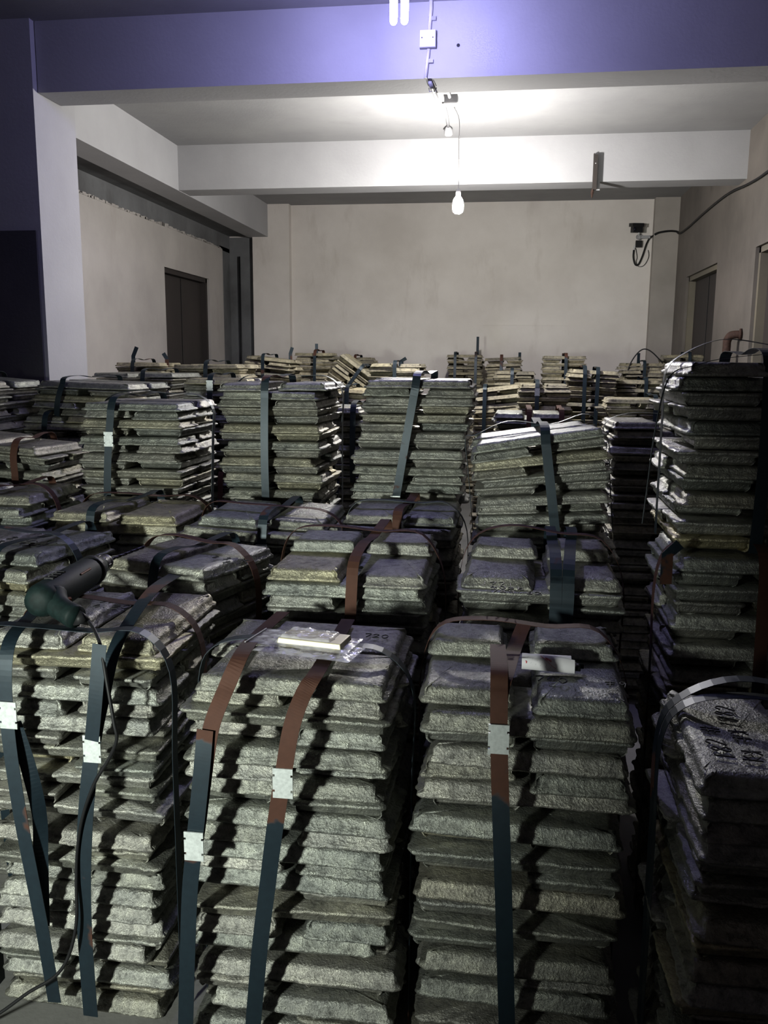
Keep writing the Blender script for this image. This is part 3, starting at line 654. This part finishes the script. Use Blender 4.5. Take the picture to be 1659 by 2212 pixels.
# ================================================================== power drill
for _m in (M_DGREEN, M_BLACK): _m.node_tree.nodes['Principled BSDF'].inputs['Specular IOR Level'].default_value = 0.2
def build_drill():
    tail = atZ(92, 1296, 1.066); nose = atZ(214, 1222, 1.066); tip = atZ(314, 1180, 1.075)
    ax = (nose - tail).normalized(); zup = Vector((0, 0, 1)); sd = ax.cross(zup).normalized()
    r = thing('power_drill', 'dark green corded power drill lying on the front left bundle', 'power drill', tuple(tail))
    def P(t, s=0, z=0): return ax * t + sd * s + zup * z
    Ln = (nose - tail).length
    mb = MB(); pts = [P(-0.030), P(-0.022), P(0.0), P(Ln * .35), P(Ln * .7), P(Ln * .9), P(Ln)]
    mb.tube(pts, [0.018, 0.036, 0.043, 0.044, 0.042, 0.037, 0.027], 20)
    body = mb.obj('motor_housing', M_DGREEN, r, True)
    for t in (.12, .18, .24, .30):
        MB().box(tuple(P(Ln * t, 0, .034) - Vector((.012, .004, .001))), tuple(P(Ln * t, 0, .044) + Vector((.012, .004, .002)))).obj('vent_slot', M_BLACK, body)
    g = MB(); g.tube([P(Ln * .80), P(Ln * .86)], 0.0425, 20).obj('collar', M_BLACK, r, True)
    MB().tube([P(Ln * .42, 0.034, .027), P(Ln * .60, 0.034, .027)], .003, 6).obj('worn_label', M_ORANGE, body)
    # grip leaves the tail and lies towards the camera
    h0 = P(0.02, 0.015, 0.0); h2 = atZ(165, 1334, 1.035) - tail
    h1 = (h0 + h2) / 2 + Vector((-0.012, 0, 0))
    MB().tube(spline([h0, h1, h2], 5), [0.038, .036, .034, .032, .030, .029, .028, .028, .029, .030, .028], 16).obj('grip', M_DGREEN, r, True)
    tg = h0.lerp(h2, .38) + ax * 0.036
    MB().box(tuple(tg - Vector((.010, .010, .008))), tuple(tg + Vector((.010, .010, .008))), (0, 0, .6)).obj('trigger', M_ORANGE, r)
    sw = P(Ln * .55, .030, .012); MB().box(tuple(sw - Vector((.009, .004, .004))), tuple(sw + Vector((.009, .004, .004))), (0, 0, .7)).obj('mode_switch', M_BLACK, r)
    # chuck with rings and key holes
    c = MB(); q = [0, .006, .010, .030, .032, .036, .050, .060, .066]
    c.tube([P(Ln + a) for a in q], [.020, .024, .0245, .0245, .022, .0245, .0235, .018, .012], 20)
    ch = c.obj('chuck', M_STEELD, r, True)
    for k in range(14):
        a = 2 * PI * k / 14; o = sd * math.cos(a) * .0245 + zup * math.sin(a) * .0245
        MB().tube([P(Ln + .012) + o, P(Ln + .028) + o], .0018, 5).obj('grip_rib', M_STEELD, ch) if k % 2 == 0 else None
    # twist bit
    t0 = P(Ln + .064); t1 = tip - tail; bl = (t1 - t0).length; bx = (t1 - t0).normalized(); b1 = bx.cross(zup).normalized(); b2 = bx.cross(b1)
    mb = MB(); n = 60; vs = []
    for i in range(n + 1):
        t = i / n; rr = 0.0048 if t < .95 else 0.0048 * (1 - t) / .05 + .0002
        a0 = t * 6.5 * PI
        for k in range(10):
            a = 2 * PI * k / 10; rad = rr * (1 if abs(math.sin(a)) > .45 or t < .15 else .45)
            vs.append(t0 + bx * bl * t + (b1 * math.cos(a + a0) + b2 * math.sin(a + a0)) * rad)
    fs = [(i * 10 + k, i * 10 + (k + 1) % 10, (i + 1) * 10 + (k + 1) % 10, (i + 1) * 10 + k) for i in range(n) for k in range(10)]
    mb.add(vs, fs).obj('drill_bit', M_STEELD, r, True)
    # cord guard + cord down the front of the bundle
    g0 = h2; e = atZ(190, 1340, 1.02) - tail
    MB().tube([g0, g0.lerp(e, .6), e + Vector((.006, -.006, -.004))], [.020, .013, .007], 12).obj('cord_guard', M_BLACK, r, True)
    yf = 1.86
    cp = [e + tail, atY(206, 1365, 1.84), atY(218, 1400, 1.80), atY(232, 1480, 1.775), atY(246, 1560, 1.76), atY(252, 1597, 1.76), atY(235, 1640, 1.77), atY(205, 1690, 1.775), atY(180, 1760, 1.785),
          atY(168, 1830, 1.79), atY(165, 1900, 1.79), atY(165, 1990, 1.785), atY(150, 2060, 1.78), atY(120, 2108, 1.77), atY(60, 2145, 1.76), atY(-20, 2200, 1.74)]
    cp.append(Vector((cp[-1].x - .12, 1.70, .01))); cp.append(Vector((cp[-2].x - .4, 1.6, .008)))
    MB().tube([p - tail for p in spline(cp, 8)], 0.0042, 8).obj('power_cord', M_BLACK, r, True)
    return r
build_drill()

# ================================================================== plastic bag with sample plate
def build_bag():
    z0 = 1.000
    cs = [atZ(537, 1385 + 30, z0), atZ(800, 1440, z0), atZ(806, 1390, z0), atZ(532, 1352, z0)]
    org = sum(cs, Vector()) / 4
    r = thing('zip_bag', 'clear plastic zip bag holding a flat yellowish sample plate', 'plastic bag', tuple(org))
    ux = (cs[1] - cs[0] + cs[2] - cs[3]).normalized(); uy = Vector((-ux.y, ux.x, 0)).normalized()
    def bag(cx_, cy_, a, b, zlo, hump, name, rz, seed, ph=0.012):
        R = Matrix.Rotation(rz, 3, 'Z'); mb = MB(); nx, ny = 56, 28; vs = []; fs = []
        for side in (0, 1):
            for j in range(ny + 1):
                for i in range(nx + 1):
                    s, t = i / nx - .5, j / ny - .5
                    p = R @ (ux * (s * a + cx_) + uy * (t * b + cy_))
                    edge = min(1, min(i, nx - i) / 5, min(j, ny - j) / 4)
                    k = noise.noise(Vector((s * 9, t * 6, seed))) * .003 + abs(noise.noise(Vector((s * 20, t * 12, seed + 5)))) * .0025
                    inner = max(0, min(1, (0.62 - abs(s - .06) * 2) * 6)) * max(0, min(1, (0.80 - abs(t) * 2) * 5))
                    p.z = zlo + (0.0 if side else (0.002 + k + hump * inner) * edge + abs(k) * .6)
                    if side: p.z -= 0.001
                    vs.append(p)
        n1 = (nx + 1) * (ny + 1)
        for sd_ in (0, 1):
            for j in range(ny):
                for i in range(nx):
                    q = (j * (nx + 1) + i, j * (nx + 1) + i + 1, (j + 1) * (nx + 1) + i + 1, (j + 1) * (nx + 1) + i)
                    fs.append(tuple(x + sd_ * n1 for x in (q if sd_ == 0 else q[::-1])))
        mb.add(vs, fs); return mb.obj(name, M_BAG, r, True)
    b1 = bag(0.012, -0.020, .235, .105, 0.003, .0, 'outer_bag', -0.02, 2.0)
    b2 = bag(-0.012, 0.012, .245, .11, 0.010, .017, 'bag_film', 0.0, 9.0)
    MB().box((-.012, -.055, -.001), (-.009, .055, .003)).obj('zip_seal', M_PVC, b2).matrix_local = Matrix.Translation(ux * -0.122 + Vector((0, 0, .012))) @ Matrix.Rotation(math.atan2(ux.y, ux.x), 4, 'Z')
    p = MB(); a, b, h = .078, .040, .013
    o = [(-a, -b), (a, -b * .95), (a * .97, b), (-a * 1.0, b * .98)]
    vs = [(x, y, 0) for x, y in o] + [(x * .97, y * .93, h) for x, y in o]
    p.add(vs, [(3, 2, 1, 0), (4, 5, 6, 7), (0, 1, 5, 4), (1, 2, 6, 5), (2, 3, 7, 6), (3, 0, 4, 7)])
    pl = p.obj('sample_plate', M_SAMPLE, r)
    pl.matrix_local = Matrix.Translation(ux * 0.014 + uy * .008 + Vector((0, 0, .012))) @ Matrix.Rotation(math.atan2(ux.y, ux.x) , 4, 'Z')
    bv = pl.modifiers.new('b', 'BEVEL'); bv.width = .002; bv.segments = 2
    return r
build_bag()

# ================================================================== paper roll
def build_roll():
    a = atZ(1128, 1428, 0.968); b = atZ(1233, 1434, 0.968)
    r = thing('paper_roll', 'rolled white label sheet with red print around a black marker', 'paper roll', tuple(a))
    ax = (b - a); Lr = ax.length; ax.normalize(); ay = Vector((-ax.y, ax.x, 0)); az = Vector((0, 0, 1))
    mb = MB(); n = 40; m_ = 20; vs = []; fs = []; rad = .0185
    for i in range(m_ + 1):                                  # inner full tube, slightly spiral
        for k in range(n + 1):
            t = k / n; an = t * 2 * PI * 1.06; rr = rad * (1 - .03 * t)
            vs.append(ax * Lr * i / m_ + ay * math.cos(an) * rr + az * (math.sin(an) * rr))
    for i in range(m_):
        for k in range(n): fs.append((i * (n + 1) + k, i * (n + 1) + k + 1, (i + 1) * (n + 1) + k + 1, (i + 1) * (n + 1) + k))
    mb.add(vs, fs); mb.obj('inner_sheet', M_PAPER, r, True)
    mb = MB(); vs = []; fs = []; n2 = 24                     # outer flap: a diagonal corner opening towards the camera
    for i in range(m_ + 1):
        s = i / m_
        for k in range(n2 + 1):
            t = k / n2; top = 1.75 - 1.35 * s ** 1.2 ; lowa = -0.15 - 0.25 * s
            an = PI - (PI * .30) + (top + lowa) * 0 + (1 - t) * 0
            a0 = PI * 0.45 + PI * .30 * s; a1 = PI * 1.28
            an = a0 + (a1 - a0) * t; rr = rad * 1.03 + .001 * s
            q = ax * (Lr * (s * 1.08 - .01)) + ay * math.cos(an) * rr + az * (math.sin(an) * rr)
            q += -ay * 0.008 * s * t
            q.z = max(q.z, -.0180)
            vs.append(q)
    for i in range(m_):
        for k in range(n2): fs.append((i * (n2 + 1) + k, i * (n2 + 1) + k + 1, (i + 1) * (n2 + 1) + k + 1, (i + 1) * (n2 + 1) + k))
    mb.add(vs, fs); fl = mb.obj('outer_flap', M_PAPER, r, True)
    def srf(s, t, o=.0006):
        a0 = PI * 0.45 + PI * .30 * s; a1 = PI * 1.28; an = a0 + (a1 - a0) * t; rr = rad * 1.03 + .001 * s + o
        q = ax * (Lr * (s * 1.08 - .01)) + ay * math.cos(an) * rr + az * (math.sin(an) * rr); q += -ay * 0.008 * s * t; return q
    MB().tube([srf(.35 + .3 * k / 8, .10 + .62 * k / 8, .0004) for k in range(9)], .00035, 5).obj('ruled_line', M_RED, fl)
    for k in range(4): MB().tube([srf(.44 + .030 * k, .18 + .03 * k), srf(.462 + .030 * k, .19 + .03 * k), srf(.465 + .030 * k, .27 + .03 * k), srf(.445 + .03 * k, .26 + .03 * k)], .0007, 5).obj('red_print', M_RED, fl)
    MB().tube([srf(.07, .50), srf(.09, .52), srf(.085, .60)], .0012, 6).obj('red_print', M_RED, fl)
    for k in range(7): MB().tube([srf(.12 + .09 * k, .25 + .06 * k), srf(.08 + .09 * k, .55 + .04 * k)], .0002, 4).obj('grid_line', M_PVC2, fl)
    mk = MB().tube([ax * Lr * .3 - az * .004, ax * (Lr + .012) - az * .004], .0085, 14).obj('marker_cap', M_PVC, r, True)
    MB().tube([ax * (Lr + .012) - az * .004, ax * (Lr + .018) - az * .004], .0055, 12).obj('marker_tip', M_PVC, mk, True)
    for x0_, x1_, y_, rr in ((.0, .022, -.004, .007), (.0, .030, .010, .006)):
        MB().tube([ax * (Lr + x0_) + ay * y_ - az * .008, ax * (Lr + x1_) + ay * y_ - az * .008], rr, 10).obj('marker_barrel', M_BLACK, r, True)
    return r
build_roll()

# ================================================================== lamps and wiring
def u_tube(mb, c, r, h, ang, tr):
    dx, dy = math.cos(ang) * r, math.sin(ang) * r
    P = [(c[0] - dx, c[1] - dy, c[2] + h), (c[0] - dx, c[1] - dy, c[2] + r)]
    for k in range(1, 8):
        a = PI + PI * k / 8
        P.append((c[0] + dx * math.cos(a), c[1] + dy * math.cos(a), c[2] + r + r * math.sin(a)))
    P += [(c[0] + dx, c[1] + dy, c[2] + r), (c[0] + dx, c[1] + dy, c[2] + h)]
    mb.tube(P, tr, 12)
cb = atY(862, 46, 4.60)
cf = thing('fluorescent_lamp', 'blue-white compact fluorescent lamp hanging before the front beam', 'lamp', (cb.x, 4.60, cb.z))
for dx in (-.027, .027):
    mb = MB(); u_tube(mb, (dx, 0, 0), .014, .15, PI / 2 + .3, .0165); mb.obj('lamp_tube', M_CFL, cf, True)
MB().tube([(0, 0, .15), (0, 0, .16), (0, 0, .21), (0, 0, .23)], [.045, .048, .036, .018], 20).obj('lamp_base', M_PVC, cf, True)
MB().tube([(0, 0, .22), (0, 0, .27)], .020, 16).obj('lamp_socket', M_PVC2, cf, True)
MB().tube([(0, 0, .26), (.004, 0, .35), (0, 0, CEIL - cb.z)], .004, 8).obj('cord', M_PVC, cf, True)
MB().tube([(0, 0, CEIL - cb.z - .012), (0, 0, CEIL - cb.z)], .04, 20).obj('ceiling_rose', M_PVC, cf, True)

bp = atY(989, 462, 7.15)
pb = thing('pendant_bulb', 'lit bulb hanging on a long cord in the middle bay', 'light bulb', (bp.x, 7.15, bp.z))
prof = [(0.002, 0), (.022, .003), (.036, .014), (.043, .034), (.043, .070), (.038, .100), (.027, .120), (.017, .131)]
MB().tube([(0, 0, z) for r_, z in prof], [r_ for r_, z in prof], 24).obj('bulb', M_BULB, pb, True)
MB().tube([(0, 0, .130), (0, 0, .148), (0, 0, .178), (0, 0, .190)], [.018, .019, .018, .008], 16).obj('socket', M_PVC, pb, True)
top = CEIL - bp.z
MB().tube(spline([(0, 0, .185), (.001, 0, .28), (-.001, 0, .42), (-.004, 0, .56), (-.002, 0, top - .28), (-.006, 0, top - .16), (-.045, 0, top - .075)], 6), .0032, 8).obj('cord', M_PVC, pb, True)
for z in (.26, .40, .55): MB().tube([(-.006, 0, z), (.010, 0, z + .008)], .003, 6).obj('cord_knot', M_PVC, pb)
jb = thing('surface_box', 'small white wiring box on the ceiling above the pendant bulb', 'junction box', (-0.505, 7.13, CEIL))
MB().box((-.05, -.05, -.055), (.05, .05, 0)).obj('box_body', M_PVC2, jb)
MB().box((-.047, -.047, -.062), (.047, .047, -.055)).obj('box_cover', M_PVC, jb)
MB().tube([(-.01, -.04, -.02), (-.012, -.12, -.016), (-.03, -.24, -.012), (-.02, -.33, -.012)], .012, 10).obj('conduit_stub', M_PVC, jb, True)
MB().tube([(.0, .04, -.018), (.0, .30, -.014)], .012, 10).obj('conduit_tail', M_PVC2, jb, True)
sk = thing('ceiling_socket', 'empty dusty lamp holder on a short grey tube under the ceiling', 'lamp socket')
s0 = Vector((-0.575, 7.55, CEIL)); s1 = Vector((-.60, 8.02, CEIL - .02))
sk.location = tuple(s0)
MB().tube([(0, -.28, -.010), (0, 0.1, -.012), (-.012, .45, -.014)], .013, 10).obj('grey_tube', M_PVC2, sk, True)
MB().tube([(-.012, .40, -.014), (-.012, .45, -.03), (-.012, .47, -.06), (-.012, .475, -.075)], [.014, .036, .040, .024], 18).obj('socket_cup', M_PVC2, sk, True)

jx = atY(925, 88, YF)
cd = thing('wall_conduit', 'thin grey conduit run down the face of the front beam', 'conduit', (jx.x, YF, jx.z))
def rel(px, py, Y=YF - .012): return atY(px, py, Y) - Vector((jx.x, YF, jx.z))
MB().tube([rel(931, -30), rel(931, 20), rel(927, 66)], .011, 10).obj('upper_tube', M_PVC, cd, True)
MB().tube([rel(926, 106), rel(923, 132), rel(919, 168)], .010, 10).obj('lower_tube', M_PVC, cd, True)
for px, py in ((932, 40), (926, 132)):
    p = rel(px, py); MB().box(tuple(p + Vector((-.020, -.006, -.010))), tuple(p + Vector((.026, .010, .010)))).obj('saddle_clip', M_PVC2, cd)
MB().tube([Vector((-0.505, YF + .03, BB - .012)) - Vector(cd.location), Vector((-0.50, YF + .12, BB - .016)) - Vector(cd.location), Vector((-0.49, YF + .33, BB - .016)) - Vector(cd.location)], .012, 10).obj('underside_tube', M_PVC2, cd, True)
p = Vector((-0.50, YF + .16, BB - .004)) - Vector(cd.location)
MB().tube([p + Vector((-.022, 0, 0)), p + Vector((-.020, 0, -.022)), p + Vector((.020, 0, -.022)), p + Vector((.022, 0, 0))], .003, 6).obj('saddle_clip', M_PVC, cd)
sw = thing('junction_box', 'square white junction box on the front beam face', 'junction box', (jx.x, YF, jx.z))
bx = MB().box((-.046, -.034, -.046), (.046, 0.0, .046)).obj('box_body', M_PVC2, sw)
MB().box((-.044, -.040, -.044), (.044, -.034, .044)).obj('cover_plate', M_PVC, sw)
for x in (-.032, .030): MB().tube([(x, -.042, .004), (x, -.039, .004)], .0035, 10).obj('screw', M_STEELD, sw)
hp = atY(990, 98, YF)
o = MB().tube([(0, -.002, 0), (0, .01, 0)], [.010, .006], 9).obj('wall_plug', M_BLACK); o.location = (hp.x, YF, hp.z)
o['label'] = 'tiny dark plug hole in the front beam beside the junction box'; o['category'] = 'wall plug'

# angle iron on the middle beam
ab = thing('angle_iron', 'rusty steel angle bracket fixed to the middle beam face', 'metal bracket', (0.715, YM, 3.33))
MB().box((-.030, -.045, -.16), (-.024, 0, .15)).obj('web', M_DOOR, ab)
MB().box((-.030, -.006, -.16), (.036, 0.0, .15)).obj('flange', M_PVC2, ab)
MB().box((-.030, -.060, -.16), (.004, -.045, .135)).obj('front_flange', M_DOOR, ab)
MB().tube([(-.022, -.03, -.14), (-.030, -.02, -.18), (-.030, -.01, -.225)], [.008, .014, .004], 8).obj('rust_flake', M_RUSTY, ab)
MB().tube([(-.014, -.063, .06), (-.014, -.059, .06)], .005, 8).obj('bolt', M_PVC, ab)

# wall camera
ck = atY(1380, 512, 11.6)
cc = thing('security_camera', 'small black security camera on a grey arm on the back wall', 'security camera', (ck.x, YB, ck.z))
def rc_(px, py, y=-.08): return atY(px, py, YB + y) - Vector((ck.x, YB, ck.z))
MB().box(tuple(rc_(1366, 501, -.16)), tuple(rc_(1385, 489, -.05)), (0.1, 0, .2)).obj('camera_body', M_BLACK, cc)
MB().box(tuple(rc_(1364, 488, -.19)), tuple(rc_(1386, 484, -.04)), (0.12, 0, .2)).obj('sun_hood', M_BLACK, cc)
p = rc_(1371, 495, -.17); MB().tube([p, p + Vector((-.004, -.012, 0))], .018, 14).obj('lens', M_GLASS_D, cc, True)
MB().tube([rc_(1380, 498, -.08), rc_(1380, 505, -.08), rc_(1381, 512, -.05)], .010, 10).obj('ball_joint', M_SEAL, cc, True)
MB().tube([rc_(1378, 512, -.05), rc_(1382, 512, -.02), rc_(1382, 512, 0)], [.03, .035, .038], 16).obj('mount_cup', M_PVC2, cc, True)
MB().box(tuple(rc_(1384, 515, -.05)), tuple(rc_(1404, 509, -.02))).obj('arm', M_PVC2, cc)
MB().box(tuple(rc_(1373, 534, -.06)), tuple(rc_(1386, 520, -.02))).obj('power_adapter', M_BLACK, cc)
MB().box(tuple(rc_(1368, 544, -.03)), tuple(rc_(1371, 530, -.01)), (0, .2, 0)).obj('plug', M_PVC, cc)
MB().tube(spline([rc_(1369, 540, -.03), rc_(1368, 556, -.03), rc_(1372, 571, -.03), rc_(1379, 571, -.03), rc_(1388, 552, -.03), rc_(1396, 528, -.03), rc_(1404, 514, -.03), rc_(1416, 507, -.12)], 6), .010, 8).obj('hanging_cable', M_BLACK, cc, True)
MB().tube(spline([rc_(1373, 536, -.02), rc_(1376, 555, -.02), rc_(1374, 566, -.02), rc_(1380, 576, -.02), rc_(1392, 572, -.02), rc_(1401, 555, -.02), rc_(1400, 540, -.02)], 6), .0035, 6).obj('thin_wire', M_BLACK, cc, True)
# cable on right wall
cb0 = atX(1659, 380, XR - .015)
pts = [Vector((1.72, 11.54, atY(1416, 507, 11.55).z)), atY(1425, 502, 11.54), atY(1445, 499, 11.54), atY(1461, 500, 11.54), atX(1468, 504, XR - .015), atX(1486, 492, XR - .012), atX(1520, 461, XR - .012), atX(1560, 428, XR - .012),
       atX(1585, 412, XR - .012), atX(1610, 401, XR - .012), atX(1640, 384, XR - .012), atX(1665, 366, XR - .012), atX(1760, 300, XR - .012)]
o = MB().tube(spline(pts, 5), .012, 8).obj('wall_cable', M_BLACK, None, True)
o['label'] = 'thick black cable sagging along the right wall to the camera'; o['category'] = 'cable'
# elbow pipe on the right wall
pp = thing('steam_pipe', 'dark rusty elbow pipe coming out of the right wall', 'pipe', (XR, 8.22, 1.9))
MB().tube(spline([(0.02, -.04, .0), (-.05, -.02, 0), (-.085, .0, -.01), (-.105, .01, -.05), (-.108, .01, -.10), (-.108, .01, -.45)], 5), .035, 14).obj('elbow', M_RUSTY, pp, True)
MB().tube([(-.108, .01, -.46), (-.108, .01, -1.88)], .028, 12).obj('downpipe', M_RUSTY, pp, True)
MB().tube([(0.0, -.04, 0), (-.02, -.035, 0)], .052, 16).obj('flange', M_RUSTY, pp, True)
# conduit tube in the left rear corner
o = MB().tube([(-3.60, 11.62, 0.4), (-3.60, 11.62, 3.0)], .012, 8).obj('corner_conduit', M_BLACK, None, True)
o['label'] = 'thin black tube running up the dark left rear corner'; o['category'] = 'conduit'
# wire arching over the far bundle below the camera, and a narrow strap end hanging off the tall right bundle
q = UNDER[18].location
MB().tube([p - q for p in spline([atY(1352, 815, 9.62), atY(1362, 785, 9.62), atY(1378, 762, 9.62), atY(1393, 754, 9.62), atY(1410, 762, 9.62), atY(1432, 785, 9.62)], 6)], .007, 6).obj('arching_wire', M_BLACK, UNDER[18], True)
q = RT_.location
mb = MB(); mb.ribbon([p - q for p in spline([atY(1655, 765, 2.5), atY(1560, 775, 2.42), atY(1500, 790, 2.40), atY(1455, 805, 2.38), atY(1432, 850, 2.36), atY(1412, 950, 2.35), atY(1400, 1040, 2.35), atY(1388, 1130, 2.35)], 6)], (.3, 1, 0), .022)
mb.obj('loose_strap', STRAP, RT_)
